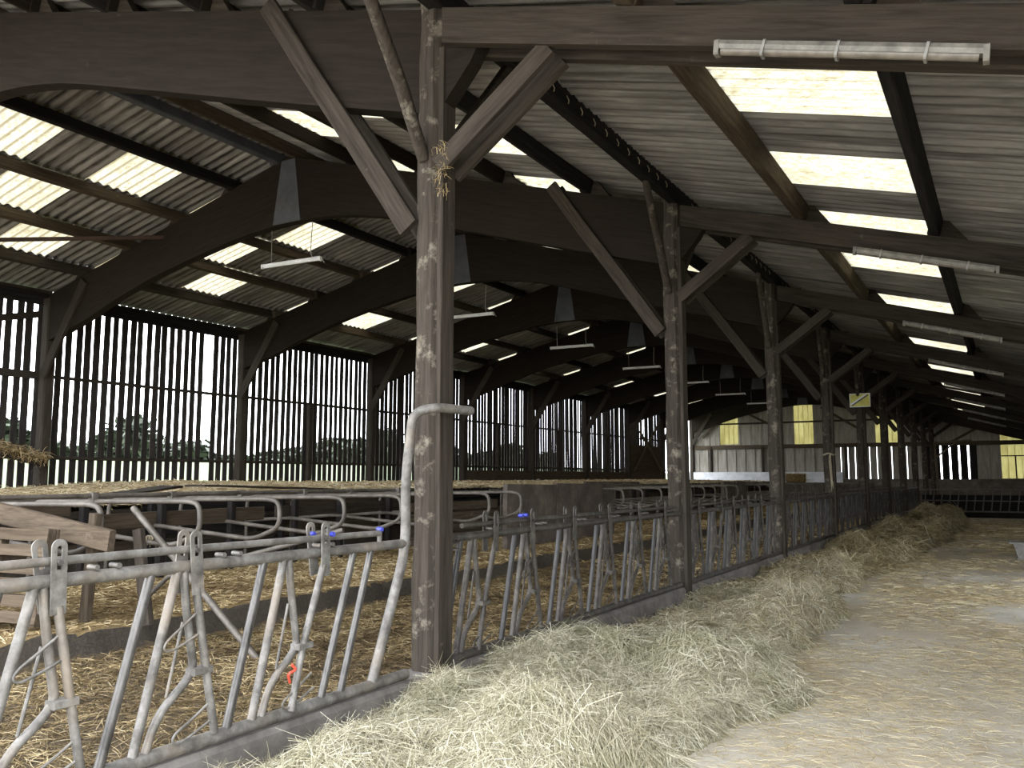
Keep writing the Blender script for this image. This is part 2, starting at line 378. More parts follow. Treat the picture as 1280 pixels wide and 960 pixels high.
def strands(P, L, W, tilt=0.25, bend=0.25, lift=0.01, seg=3, flow=None, spread=math.pi, slope=None):
    """ribbons lying on points P (n,3): L lengths, W widths; returns verts, quads"""
    n = len(P); az = RNG.uniform(-spread, spread, n) + (0 if flow is None else flow)
    el = np.abs(RNG.normal(0, tilt, n)); el *= np.where(RNG.random(n) < .25, 2.0, 1.0)
    d = np.stack([np.cos(az)*np.cos(el), np.sin(az)*np.cos(el), np.sin(el)], 1)
    if slope is not None:
        d[:, 2] += d[:, 0]*slope[0]+d[:, 1]*slope[1]
    sd = np.stack([-np.sin(az), np.cos(az), RNG.normal(0, .6, n)], 1); sd /= np.linalg.norm(sd, axis=1)[:, None]
    lat = np.stack([-np.sin(az), np.cos(az), np.zeros(n)], 1)
    kb = RNG.normal(0, bend, n); kz = -np.abs(RNG.normal(0, bend*.6, n))-el*.6
    V = np.zeros((n, seg+1, 2, 3))
    for i in range(seg+1):
        t = i/seg-.35
        c = P+d*(L*t)[:, None]+lat*(kb*L*t*t)[:, None]; c[:, 2] += kz*L*t*t+lift
        ww = (W*(1-.55*abs(t)))[:, None]
        V[:, i, 0] = c-sd*ww/2; V[:, i, 1] = c+sd*ww/2
    base = (np.arange(n)*(seg+1)*2)[:, None]
    F = np.concatenate([base+np.array([[2*i, 2*i+1, 2*i+3, 2*i+2]]) for i in range(seg)], 0)
    return V.reshape(-1, 3), F
def bigmesh(name, parts, mats):
    """parts: list of (verts, quads, material index, smooth)"""
    nv = sum(len(p[0]) for p in parts); nf = sum(len(p[1]) for p in parts)
    V = np.concatenate([p[0] for p in parts]).astype(np.float32); off = 0; Fs = []
    for p in parts: Fs.append(p[1]+off); off += len(p[0])
    F = np.concatenate(Fs).astype(np.int32)
    me = bpy.data.meshes.new(name); me.vertices.add(nv); me.vertices.foreach_set('co', V.ravel())
    me.loops.add(nf*4); me.loops.foreach_set('vertex_index', F.ravel())
    me.polygons.add(nf); me.polygons.foreach_set('loop_start', np.arange(nf, dtype=np.int32)*4)
    me.polygons.foreach_set('material_index', np.concatenate([np.full(len(p[1]), p[2], np.int32) for p in parts]))
    me.polygons.foreach_set('use_smooth', np.concatenate([np.full(len(p[1]), p[3], bool) for p in parts]))
    for m in mats: me.materials.append(M[m])
    me.update(calc_edges=True); me.validate(); return me

# ================================================================ THE SETTING
# ---- ground outside and aisle floor
struct(obj('ground', MB().box((-160, -90, -0.5), (120, 170, -0.06)).mesh('ground', 'grass')), 'flat green meadow seen through gaps in the slatted wall', 'ground')
struct(obj('floor', MB().box((-3.56, -14, -0.3), (XE + .1, YF, 0.0)).mesh('floor', 'concrete')), 'worn concrete feed aisle floor strewn with straw', 'floor')
struct(obj('floor', MB().box((-18.0, -0.6, -0.3), (-3.72, YF, 0.02)).mesh('floor_pen', 'kerb')), 'dirty concrete pen floor underneath the bedding', 'floor')
struct(obj('yard', MB().box((-30, -45, -0.4), (25, -0.6, -0.03)).mesh('yard', 'concrete')), 'unseen concrete yard added outside the open gable end', 'yard')  # unseen yard, added to make the bounced light less green
struct(obj('ground', MB().prism([(-24, -.3), (-140, -.3), (-140, 6.3), (-95, 4.1), (-60, 1.9)], 1, -80, 200).mesh('bank', 'grass')), 'rising green field beyond the slatted wall', 'ground')
kb = MB(); 
kb.prism([(-3.80, 0), (-3.54, 0), (-3.56, KERB - .03), (-3.585, KERB), (-3.80, KERB)], 1, -0.5, 39.5)
struct(obj('trim_1', kb.mesh('kerb', 'kerb')), 'dirty concrete kerb under the row of feed barriers', 'kerb')

# ---- roof
ceiling = struct(obj('ceiling', None), 'underside of corrugated barn roof on timber purlins', 'roof')
YA = 2.0                                            # open gable end, just ahead of the viewpoint
PR = [XR + 1.44 * i for i in range(0, 10)]          # purlin lines, right slope
PL = [XR - 1.48 * i for i in range(0, 5)]           # left slope
PUR = 0.20                                          # purlin height above the rafters
SW = 1.095
def sheet_mesh(name, m, length):
    V = []; F = []; nw, sg = 6, 6; n = nw*sg
    for i in range(n+1):
        y = (i/n-.5)*(SW+.02); z = .025*math.sin(2*math.pi*i/sg)
        V += [(-length/2, y, z), (length/2, y, z)]
    F = [(2*i, 2*i+1, 2*i+3, 2*i+2) for i in range(n)]
    me = bpy.data.meshes.new(name); me.from_pydata(V, [], F); me.polygons.foreach_set('use_smooth', [True]*n); me.update(); me.materials.append(M[m]); return me
NY = int((YF + 0.5 - (-0.6)) / SW) + 1
YS = [-0.27 + SW/2 + SW * j for j in range(NY)]      # sheet centres: sheet j=6 spans 6.30..7.40
cols = []
for i in range(10):  cols.append(('R', PR[i], PR[i] + 1.44))
for i in range(5):   cols.append(('L', PL[i] - 1.48, PL[i]))
sheet_me = {s: sheet_mesh('roof_sheet_' + s, 'sheet', (1.44 if s == 'R' else 1.48) * (1.042 if s == 'R' else 1.029) + .14) for s in 'RL'}
light_me = {s: sheet_mesh('skylight_sheet_' + s, 'skylight', (1.44 if s == 'R' else 1.48) * (1.042 if s == 'R' else 1.029) + .14) for s in 'RL'}
# which column carries skylights, and which sheets of it
b0 = [6, 10, 15, 20, 25, 30, 35, 40, 45]                 # five translucent sheets to a bay, set like the five on a die
OUT = {b for b in b0} | {b + 2 for b in b0}; MID = {b + 1 for b in b0}
sky_par = {('R', 6): OUT, ('R', 3): OUT, ('R', 2): MID, ('R', 1): OUT, ('L', 1): OUT, ('L', 2): MID, ('L', 3): OUT}
rest = MB()
for ci, (sd, xa, xb) in enumerate(cols):
    idx = ci if sd == 'R' else ci - 10
    xm = (xa + xb) / 2; ang = math.atan(SR) if sd == 'R' else -math.atan(SL)
    for j, y in enumerate(YS):
        if y < YA: continue
        z = ztop(xm) + PUR + .045
        xo = -.24 if (sd == 'L' and idx == 0) else 0.0      # slot along the ridge
        z += xo * SL
        tilt = -.02 if sd == 'R' else .02
        par = sky_par.get((sd, idx))
        if par is not None and j in par:
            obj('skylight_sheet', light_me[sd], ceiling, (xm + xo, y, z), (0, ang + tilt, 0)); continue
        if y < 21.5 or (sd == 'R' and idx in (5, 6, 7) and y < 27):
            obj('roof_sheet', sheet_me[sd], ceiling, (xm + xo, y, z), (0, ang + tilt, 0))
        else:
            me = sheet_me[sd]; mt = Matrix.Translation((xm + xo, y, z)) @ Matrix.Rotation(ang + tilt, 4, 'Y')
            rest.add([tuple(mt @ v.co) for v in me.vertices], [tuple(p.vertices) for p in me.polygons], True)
ro = obj('far_roof_sheets', rest.mesh('far_roof_sheets', 'sheet'), ceiling); ro['kind'] = 'stuff'
# ridge capping
rc = MB(); zc = ZR + PUR + .30
rc.prism([(XR - .45, zc - .09), (XR, zc + .04), (XR + .45, zc - .10), (XR + .45, zc - .08), (XR, zc + .06), (XR - .45, zc - .07)], 1, YA, YF + .3)
obj('ridge_cap', rc.mesh('ridge_cap', 'sheet'), ceiling)
# purlins bay by bay
pur_cache = {}
def purlin(x, k, key, wdt=.085, hgt=PUR, dz=0):
    ck = (key, wdt, hgt, k == 0)
    if ck not in pur_cache:
        pur_cache[ck] = MB().beam((0, YA - (FY[0] + S/2) if k == 0 else -S/2 - .12, 0), (0, S/2 + .12, 0), wdt, hgt, seg=4, jit=.006).mesh('purlin', key)
    ang = math.atan(SR) if x > XR else -math.atan(SL)
    obj('purlin', pur_cache[ck], ceiling, (x + random.uniform(-.02, .02) + ((.04 if k % 2 else -.04) if x < XR else (.015 if k % 2 else -.015)), FY[k] + S/2, ztop(x) + hgt/2 + dz), (0, ang, 0))
for k in range(10):
    for i, x in enumerate(PR):
        if i == 5: continue
        key = 'brown_y' if i == 6 else ('black_y' if i in (7, 4) else random.choice(['beam_y', 'glulam_y', 'black_y']))
        if i == 0: purlin(x + .12, k, 'brown_y'); continue
        purlin(x, k, key, .13 if i == 6 else .10, PUR)
    for i, x in enumerate(PL[1:] + [PL[4] - 1.40]):
        purlin(x, k, ['black_y', 'brown_y', 'brown_y', 'beam_y', 'beam_y'][i] if k < 3 else random.choice(['brown_y', 'beam_y', 'black_y']), .10, PUR)
    purlin(XR - .34, k, 'zinc', .12, PUR)
    # girder over the inner posts, with nail tips along it
    g = MB().beam((0, -S/2, 0), (0, S/2, 0), .13, .24, seg=4, jit=.004).mesh('girder', 'black_y') if k == 0 else g
    g0 = MB().beam((0, YA - (FY[0] + S/2), 0), (0, S/2, 0), .13, .24, seg=4, jit=.004).mesh('girder', 'black_y') if k == 0 else None
    go = obj('girder', g0 or g, ceiling, (XP + .06, FY[k] + S/2, ztop(XP) + .11))
    if k == 0:
        nm = MB()
        for q in range(15): 
            yy = -S/2 + .5 + q * .31
            nm.tube([(.065, yy, .03), (.085, yy + .01, -.02), (.075, yy + .015, -.05)], .006, 5)
        nail_me = nm.mesh('nail_row', 'twine')
    if 0 < k < 6: obj('nail_row', nail_me, go)
# thin rusty wind brace under the left slope
obj('wind_brace', MB().beam((-15.6, 7.85, 5.86), (-13.95, 10.45, 6.32), .06, .07).mesh('wind_brace', 'rust'), ceiling)

# ---- timber portal frames
def arc_profile():
    top_l = [(-17.7, ztop(-17.7)), (XR, ZR)]
    bot_l = smooth([(XR, 6.08), (-11.9, 5.98), (-13.89, 5.62), (-15.3, 5.25), (-16.5, 4.86), (-17.7, 4.55)], 4)
    left = [tuple(p) for p in top_l] + [tuple(p) for p in bot_l]
    bot_r = smooth([(XR, 6.08), (-9.6, 6.04), (-8.55, 5.86), (-7.28, 5.49), (-5.34, 4.90), (-3.72, 4.43)], 4)
    right = [(-3.72, ztop(-3.72)), (XR, ZR)] + [tuple(p) for p in bot_r]
    return left, right
LFT, RGT = arc_profile()
FM = {}
def fm(key, build, m):
    if key not in FM: FM[key] = build().mesh(key, m)
    return FM[key]
frame_desc = ['timber roof frame just behind the viewpoint', 'nearest timber roof frame, its rough post standing closest to the viewer'] + \
    [f'{o} timber roof frame counted from the nearest post' for o in ORD[1:10]]
def post_mesh(): 
    return MB().beam((0, 0, 0.0), (0, 0, 5.42), .21, .21, up=(0, 1, 0), seg=18, jit=.007, ch=.22, rnd=random.Random(5))
frames = []
for k in range(1, 11):
    t = thing('roof_frame', frame_desc[k], 'roof frame', (0, FY[k], 0), 'timber roof frames along the barn'); frames.append(t)
    far = k >= 7
    obj('rafter', fm('rafter_left', lambda: MB().prism(LFT, 1, -.085, .085), 'glulam_left'), t)
    obj('rafter', fm('rafter_right', lambda: MB().prism(RGT, 1, -.085, .085), 'glulam_right'), t)
    gp = [(XR - .16, ZR - .06), (XR + .16, ZR - .06), (XR + .33, 6.08), (XR - .33, 6.08)]
    obj('gusset', fm('gusset', lambda: MB().prism(gp, 1, -.10, -.085).prism(gp, 1, .085, .10), 'zinc'), t)
    for yy in (-.12, .12):
        xs0, xs1 = -3.50, XE - .05
        obj('aisle_rafter', fm('aisle_rafter', lambda: MB().prism([(-3.50, ztop(-3.50) - .02), (XE - .05, ztop(XE - .05) - .02), (XE - .05, ztop(XE - .05) - .26), (-3.50, ztop(-3.50) - .30)], 1, -.04, .04), 'beam_right'), t, (0, yy, 0))
    obj('spacer', fm('spacer', lambda: MB().prism([(-3.56, 5.2), (-3.10, 5.1), (-3.3, 4.75), (-3.56, 4.45)], 1, -.07, .07), 'glulam_x'), t)
    obj('post', fm('post', post_mesh, 'bark_z'), t, (XP, 0, 0))
    obj('post_plank', fm('post_plank', lambda: MB().beam((0, 0, .14), (0, 0, 4.92), .045, .17, up=(0, 1, 0), seg=6, jit=.004), 'beam_z'), t, (XP + .125, 0, 0))
    obj('post_foot', fm('post_foot', lambda: MB().beam((XP + .06, 0, 0), (XP + .06, 0, .15), .27, .23, up=(0, 1, 0)), 'black_z'), t)
    # long brace, two planks clasping the rafter
    for yy in (-.112, .112):
        obj('brace', fm('brace_long', lambda: MB().beam((-5.42, 0, 5.80), (-3.82, 0, 3.53), .05, .175, up=(.8, 0, .6), seg=3, jit=.006), 'beam_long'), t, (0, yy, 0))
        obj('brace', fm('brace_short', lambda: MB().beam((-3.56, 0, 3.97), (-2.62, 0, 4.66), .05, .15, up=(-.6, 0, .8), seg=3, jit=.006), 'beam_short'), t, (0, yy * .95, 0))
    if k > 0:
        obj('brace', fm('brace_pole', lambda: MB().tube([(XP - .02, -.10, 4.05), (XP, -.40, 4.48), (XP + .03, -.78, 4.92), (XP + .06, -1.12, 5.36)], [.05, .055, .05, .045], 7), 'bark_z'), t)
        if k < 10: obj('brace', fm('brace_pole_far', lambda: MB().beam((XP, .1, 4.1), (XP + .05, 1.12, 5.34), .07, .11, up=(0, -.7, .7), seg=3, jit=.006), 'beam_y'), t)
    obj('wall_post', fm('wall_post', lambda: MB().beam((-17.74, 0, 0), (-17.74, 0, 5.5), .24, .22, up=(0, 1, 0), seg=6, jit=.006), 'beam_z'), t)
    obj('knee_brace', fm('knee_brace', lambda: MB().beam((-17.68, -.12, 3.80), (-16.38, -.12, 5.72), .07, .22, up=(-.8, 0, .6), seg=3, jit=.006), 'beam_knee'), t)
    if not far:
        for x in PR[1:] + PL[1:]:
            if abs(x - PR[5]) < .1: continue
            s_ = -1 if x > XR else 1
            obj('cleat', fm('cleat%d' % s_, lambda: MB().prism([(0, 0), (-s_ * .30, 0), (-s_ * .06, .19), (0, .19)] if True else 0, 1, -.05, .05), 'beam_x'), t,
                (x - s_ * .05, .02, ztop(x) - (.005 + .0)), (0, math.atan(SR) if s_ < 0 else -math.atan(SL), 0))
    if k == 1:   # wisps of straw caught at the foot of the short brace
        n = 90; P = np.stack([RNG.normal(-3.50, .035, n), RNG.normal(-.15, .03, n), RNG.uniform(3.72, 4.12, n)], 1)
        V, F = strands(P, RNG.uniform(.04, .14, n), np.full(n, .004), .9, .4)
        so = obj('caught_straw', bigmesh('caught_straw', [(V, F, 0, False)], ['straw']), t); so['kind'] = 'stuff'

# ---- left wall of vertical slats
wl_ = struct(obj('wall_left', None), 'long barn wall of dark vertical slats with daylight in the gaps', 'wall')
SP = .224
slat_me = [MB().beam((0, 0, .55), (0, 0, 5.60), .022, wd, up=(0, 1, 0), seg=5, jit=.004, rnd=random.Random(i)).mesh('slat', 'slat_z') for i, wd in enumerate([.146, .154, .160, .138])]
slat_far = [MB().beam((0, 0, .55), (0, 0, 5.60), .022, wd, up=(0, 1, 0), seg=3, jit=.004, rnd=random.Random(i)).mesh('slat', 'slat_z') for i, wd in enumerate([.176, .182, .188])]
y = 3.0; n_ = 0
while y < 49.0:
    n_ += 1
    if not (14.86 < y < 15.08):
        o = obj('slat', random.choice(slat_me if y < 21 else slat_far), wl_, (XW, y, random.uniform(-.06, .06)), (random.uniform(-.005, .005), 0, random.uniform(-.06, .06)))
    y += SP
for k in range(0, 10):
    ya, yb = FY[k], min(FY[k + 1], 49.2)
    for z, h in ((3.83, .07 if k != 1 else .16), (2.07, .07)):
        obj('girt', MB().beam((XW + .06, ya, z), (XW + .06, yb, z), .06, h, seg=3, jit=.004).mesh('girt', 'beam_y'), wl_)
    obj('eaves_plate', MB().beam((XW + .07, ya, 5.50), (XW + .07, yb, 5.50), .08, .26).mesh('eaves_plate', 'black_y'), wl_)
    if k in (3, 5, 6, 7): obj('stud', MB().beam((XW + .12, ya + S/2, 0), (XW + .12, ya + S/2, 3.8), .14, .16, up=(0, 1, 0)).mesh('stud', 'beam_z'), wl_)
obj('diagonal', MB().beam((XW + .16, 7.2, 4.35), (XW + .16, 10.3, 5.15), .06, .14, up=(0, -.3, 1)).mesh('diagonal', 'beam_y'), wl_)
obj('sill', MB().beam((XW, -.3, .5), (XW, 49.2, .5), .2, .5).mesh('sill', 'kerb'), wl_)
for k in range(5, 9):      # broad low boards along the far bays
    obj('low_board', MB().beam((XW + .22, FY[k] + .12, 1.70), (XW + .22, FY[k + 1] - .12, 1.70), .05, .46, seg=4, jit=.008).mesh('low_board', 'brown_y'), wl_)
obj('panel', MB().box((XW + .14, FY[8] + .2, 1.9), (XW + .18, FY[9] - .3, 3.45)).mesh('boarded_panel', 'brown_y'), wl_)
for a, b in (((XW + .3, 43.3, 2.0), (XW + .3, 47.6, 5.0)), ((XW + .34, 47.6, 2.0), (XW + .34, 44.2, 4.2))):
    obj('diagonal', MB().beam(a, b, .06, .14).mesh('diagonal', 'plank_y'), wl_)

# ---- far gable wall
wf = struct(obj('wall_far', None), 'far gable wall of weathered vertical cladding boards', 'wall')
WIN = [(-15.9, -14.72, 3.75, 5.85), (-11.26, -10.12, 3.68, 6.70), (-6.62, -5.42, 3.58, 5.50), (-.28, 1.05, 1.6, 4.10)]
def clad_strip(name, zlo, zhi_fn, x0, x1, y, m, pitch=.33):
    x = x0; mb = MB(); i = 0
    while x < x1 - .01:
        xa, xb = x - .004, min(x + pitch, x1) + .004
        cells = [(xa, xb, zlo, None)]
        for (a, b, c, d) in WIN:
            if xb > a and xa < b:
                cells = [(max(xa, a), min(xb, b), zlo, c), (max(xa, a), min(xb, b), d, None)]
                if xa < a: cells.append((xa, a, zlo, None))
                if xb > b: cells.append((b, xb, zlo, None))
        for xa, xb, lo, hi in cells:
            ha = zhi_fn(xa) if hi is None else min(hi, zhi_fn(xa)); hb = zhi_fn(xb) if hi is None else min(hi, zhi_fn(xb))
            if min(ha, hb) - lo < .05: continue
            dy = .045 * (i % 2)
            mb.prism([(xa, lo), (xb, lo), (xb, hb), (xa, ha)], 1, y - dy, y + .03 - dy)
        x += pitch; i += 1
    return obj(name, mb.mesh(name, m), wf)
clad_strip('upper_cladding', 3.56, lambda x: ztop(x) + .15, -17.9, XE, YF + .2, 'clad')
clad_strip('lower_cladding', 1.60, lambda x: 3.5, -17.9, -9.0, YF + .16, 'clad', .30)
for xx in np.arange(-9.0, -4.2, .40):
    obj('board', MB().box((xx + .035, YF + .14, 1.55), (xx + .40, YF + .17, 3.45)).mesh('board', 'clad'), wf)
clad_strip('lower_cladding', 1.55, lambda x: 3.5, -1.6, XE, YF + .16, 'clad', .45)
obj('backing', MB().box((-17.9, YF + .24, 1.5), (-9.0, YF + .26, 3.6)).mesh('backing', 'black_z'), wf)
obj('backing_beam', MB().beam((-17.9, YF + .08, 3.56), (XE, YF + .08, 3.56), .12, .24).mesh('backing_beam', 'brown_x'), wf)
obj('rail', MB().beam((-17.9, YF + .1, 5.05), (XE, YF + .1, 5.05), .08, .10).mesh('rail', 'beam_x'), wf)
for xx in np.arange(-4.2, -1.5, .46):
    obj('board', MB().box((xx + .09, YF + .14, 1.55), (xx + .46, YF + .17, 3.45)).mesh('board', 'black_z'), wf)
obj('low_wall', MB().box((-17.9, YF - .1, 0), (-8.5, YF + .12, 1.98)).mesh('low_wall', 'wash'), wf)
obj('low_wall', MB().box((-8.5, YF - .05, 0), (XE, YF + .12, 1.56)).mesh('low_wall', 'panel'), wf)
for x in (-16.5, -13.2, -8.3, -6, 1.6):
    obj('stud', MB().beam((x, YF + .05, 1.6), (x, YF + .05, 3.6), .14, .16, up=(0, 1, 0)).mesh('stud', 'beam_z'), wf)
for a, b in (((-17.0, 4.2), (-15.0, 6.2)), ((-15.2, 6.3), (-12.8, 5.0)), ((-2.9, 3.5), (-1.0, 4.6)), ((-9.6, 5.9), (-7.6, 4.6))):
    obj('diagonal', MB().beam((a[0], YF - .02, a[1]), (b[0], YF - .02, b[1]), .08, .14).mesh('diagonal', 'brown_x'), wf)
for i, (a, b, c, d) in enumerate(WIN):
    wt = struct(obj('window_%d' % (i + 1), None, None, ((a + b) / 2, YF + .2, c)), ['yellowed translucent panel near the left corner of far gable', 'tall yellowed translucent panel under the ridge of far gable', 'yellowed translucent panel behind the post row on far gable', 'low yellowed translucent panel at the aisle end of far gable'][i], 'window')
    n = 4; w_ = (b - a) / n
    for q in range(n):
        obj('pane', MB().box((-(b - a)/2 + q*w_ - .01, .012 * (q % 2), -.02), (-(b - a)/2 + (q+1)*w_ + .01, .012 * (q % 2) + .006, d - c + .02)).mesh('pane', 'window'), wt)
    if i == 3:
        obj('mullion', MB().box((-.02, -.05, 0), (.05, -.01, 1.2)).mesh('mullion', 'black_z'), wt)
        obj('mullion', MB().box((-(b - a)/2, -.05, 1.2), ((b - a)/2, -.01, 1.26)).mesh('mullion', 'black_x'), wt)
# ---- right wall, out of view beside the aisle, added to control light, with a doorway letting daylight across the floor
wr = struct(obj('wall_right', None), 'unseen boarded wall added along the feed aisle for light control', 'wall')
zr = ztop(XE) - .02
for ya, yb in ((YA, 11.2), (15.6, YF)):
    obj('boarding', MB().box((XE, ya, 0), (XE + .05, yb, zr)).mesh('boarding', 'slat_z'), wr)
obj('lintel', MB().box((XE, 11.2, 2.9), (XE + .05, 15.6, zr)).mesh('lintel', 'slat_y'), wr)

# ================================================================ FEED BARRIERS
XB = -3.60
ZM, ZL, ZB = 1.20, 1.285, 0.325
def T(pts, r, n=8): return MB().tube(pts, r, n)
def plate_mesh():
    """flat latch plate with a slot: a ring of quads, given thickness"""
    o = []; i_ = []
    W_, H0, H1 = .035, -.17, .115
    for k in range(13):
        a = math.pi * k / 12; o.append((W_ * math.cos(a), H1 + W_ * math.sin(a))); i_.append((.012 * math.cos(a), H1 - .005 + .012 * math.sin(a)))
    for (a, b), (c, d) in zip([(-W_, -.02), (W_, -.02)], [(-.012, .02), (.012, .02)]):
        o.append((a, b)); i_.append((c, d))
    n = len(o); V = []
    for x in (-.004, .004):
        V += [(x, p[0], p[1]) for p in o] + [(x, p[0], p[1]) for p in i_]
    F = []
    for k in range(n):
        q = (k + 1) % n
        F += [(k, q, n + q, n + k), (2*n + k, 3*n + k, 3*n + q, 2*n + q), (k, 2*n + k, 2*n + q, q), (n + k, n + q, 3*n + q, 3*n + k)]
    m = MB().add(V, F)
    m.box((-.004, -W_, H0), (.004, W_, -.02))
    return m
BM = {}
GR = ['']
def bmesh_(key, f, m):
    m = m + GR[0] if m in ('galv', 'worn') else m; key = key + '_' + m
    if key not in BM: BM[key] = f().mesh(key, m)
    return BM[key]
def headlock(t, y, state='open', detail=2, lean=0.0, bluebits=False):
    """one locking head place; y = top of its fixed bar, relative to the barrier"""
    P = lambda nm, key, f, m, dx=0: obj(nm, bmesh_(key, f, m), t, (dx, y, 0))
    P('upright', 'upright', lambda: T([(0, -.15, ZM), (0, -.385, ZB)], .0235), 'worn')
    P('fixed_bar', 'fixed_bar', lambda: T([(0, .0, ZM), (0, -.215, ZB)], .0235), 'galv')
    P('bent_bar', 'bent_bar', lambda: T(fillet([(0, .035, ZM), (0, .055, 1.02), (0, .118, .69), (0, .06, .625), (0, -.085, .51), (0, -.15, ZB)], .10), .021), 'galv')
    if state == 'open':
        P('swing_bar', 'swing_open', lambda: T(fillet([(.035, .085, 1.10), (.035, .165, .69), (.035, .235, .36)], .1), .021), 'galv')
    else:
        P('swing_bar', 'swing_shut', lambda: T(fillet([(.035, .285, 1.13), (.035, .125, .67), (.035, .05, .34)], .12), .021), 'galv')
    if detail >= 1:
        dy = .075 if state == 'open' else .29
        for i, dx in enumerate((.045, -.045)):
            o = obj('latch_plate', bmesh_('latch_plate', plate_mesh, 'galv'), t, (dx, y + dy + (-.02 if i else 0), 1.235), (random.uniform(-.1, .2), 0, 0))
            if detail >= 2 and not i: obj('bolt', bmesh_('bolt', lambda: MB().tube([(-.012, 0, .05), (.016, 0, .05)], .012, 7), 'worn'), o)
        P('strap', 'strap', lambda: MB().beam((.018, .085, .683), (.018, .195, .683), .075, .035), 'galv')
    if detail >= 2:
        P('guard_loop', 'loop_low', lambda: T(smooth([(.035, .205, .52), (.035, .09, .455), (.035, .0, .41), (.035, -.015, .375), (.035, .03, .362), (.035, .12, .39), (.035, .23, .435)], 4), .0065, 6), 'galv')
        if state == 'open' and y > .5:
            P('guard_loop', 'loop_up', lambda: T(smooth([(.035, .12, .99), (.035, .02, .92), (.035, -.07, .86), (.035, -.085, .82), (.035, -.04, .812), (.035, .06, .845), (.035, .15, .885)], 4), .0065, 6), 'galv')
        P('rod', 'rod', lambda: T([(-.01, .05, .93), (-.01, -.03, .58)], .008, 6), 'galv')
        for q in (.265, .375):
            obj('stub', bmesh_('stub', lambda: T([(-.035, 0, 0), (.03, 0, 0)], .013, 7), 'galv'), t, (0, y + q, 1.245))
def barrier(k, label):
    ya, yb = (1.0, 4.72) if k == 0 else (FY[k] + .20, FY[k + 1] - .18)
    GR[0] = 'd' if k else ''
    t = thing('feed_barrier', label, 'feed barrier', (XB, ya, 0), 'galvanised feed barriers along the aisle')
    L = yb - ya; det = 2 if k <= 3 else (1 if k <= 4 else 0)
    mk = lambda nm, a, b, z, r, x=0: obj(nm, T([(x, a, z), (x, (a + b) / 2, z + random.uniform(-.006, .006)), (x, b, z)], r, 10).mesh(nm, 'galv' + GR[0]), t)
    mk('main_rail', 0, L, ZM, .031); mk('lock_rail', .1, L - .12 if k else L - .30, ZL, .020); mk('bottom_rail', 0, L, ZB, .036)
    if k == 0:
        for y, st in ((.42, 'open'), (1.13, 'open'), (1.85, 'open'), (2.57, 'shut')): headlock(t, y, st, 2)
        for y in (3.17, 3.34):
            obj('upright', bmesh_('upright_steep', lambda: T([(0, 0, ZM), (0, -.28, ZB)], .0225), 'worn'), t, (0, y, 0))
        # end hoop that rises beside the post and turns across it
        hp = fillet([(0, L - .36, ZB), (0, L - .02, 1.16), (.0, L - .03, 1.65), (.05, L - .02, 2.10), (.16, L + .10, 2.14), (.19, L + .50, 2.14)], .16, 6)
        obj('end_hoop', T(hp, .034, 10).mesh('end_hoop', 'galv'), t)
        for y, x in ((2.90, .05), (2.84, -.05), (3.42, 0)):
            obj('blue_cap', bmesh_('blue_cap', lambda: T([(-.018, 0, 0), (.022, 0, 0)], .015, 8), 'blue'), t, (x, y, 1.31))
        obj('pin', T([(0, 3.42, 1.20), (0, 3.42, 1.31)], .016, 8).mesh('pin', 'galv'), t)
        obj('red_tie', T(smooth([(.05, 2.60, .60), (.06, 2.62, .57), (.05, 2.58, .55), (.04, 2.60, .50)], 4), .009, 6).mesh('red_tie', 'red'), t)
    else:
        m = int((L - .1) / .715); p = (L - .08) / m
        for q in range(m):
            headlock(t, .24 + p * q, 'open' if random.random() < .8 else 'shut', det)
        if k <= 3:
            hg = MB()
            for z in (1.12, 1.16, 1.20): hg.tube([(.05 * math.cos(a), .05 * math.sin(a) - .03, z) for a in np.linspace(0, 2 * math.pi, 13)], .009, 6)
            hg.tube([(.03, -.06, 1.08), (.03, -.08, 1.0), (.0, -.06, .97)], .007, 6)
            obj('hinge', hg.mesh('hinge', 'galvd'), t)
        if k == 1:
            for y in (.97, 1.05): obj('blue_cap', BM['blue_cap_blue'], t, (.02, y, 1.33))
    return t
blab = ['nearest galvanised feed barrier with tall end hoop beside the first post', 'galvanised feed barrier between the first and second posts', 'galvanised feed barrier between the second and third posts'] + \
       [f'galvanised feed barrier between the {ORD[k-1]} and {ORD[k]} posts' for k in range(3, 8)]
for k in range(8): barrier(k, blab[k])

# cross gate at the end of the aisle
gt = thing('aisle_gate', 'dark barred gate closing the far end of the feed aisle', 'gate', (-3.2, 38.6, 0))
for z, r in ((1.16, .03), (.30, .03), (.72, .022)): obj('gate_rail', T([(0, 0, z), (6.3, 0, z)], r).mesh('gate_rail', 'dusty'), gt)
gb = T([(0, 0, .3), (.12, 0, 1.16)], .022).mesh('gate_bar', 'worn')
for i in range(21): obj('gate_bar', gb, gt, (.15 + i * .30, 0, 0))
obj('gate_sheet', MB().box((.1, .05, .05), (6.2, .07, .95)).mesh('gate_sheet', 'black_x'), gt)
gs = thing('gate_hanger', 'pale wooden corner bracket rising above the far aisle gate', 'bracket', (-2.55, 40.3, 0))
obj('upright', MB().beam((0, 0, 0), (-.1, 0, 3.15), .09, .09, up=(0, 1, 0)).mesh('upright', 'plank_z'), gs)
obj('arm', MB().beam((-.14, 0, 3.12), (1.3, 0, 3.2), .08, .09).mesh('arm', 'plank_x'), gs)
obj('strut', MB().beam((-.05, 0, 2.5), (.7, 0, 3.15), .06, .07).mesh('strut', 'plank_x'), gs)

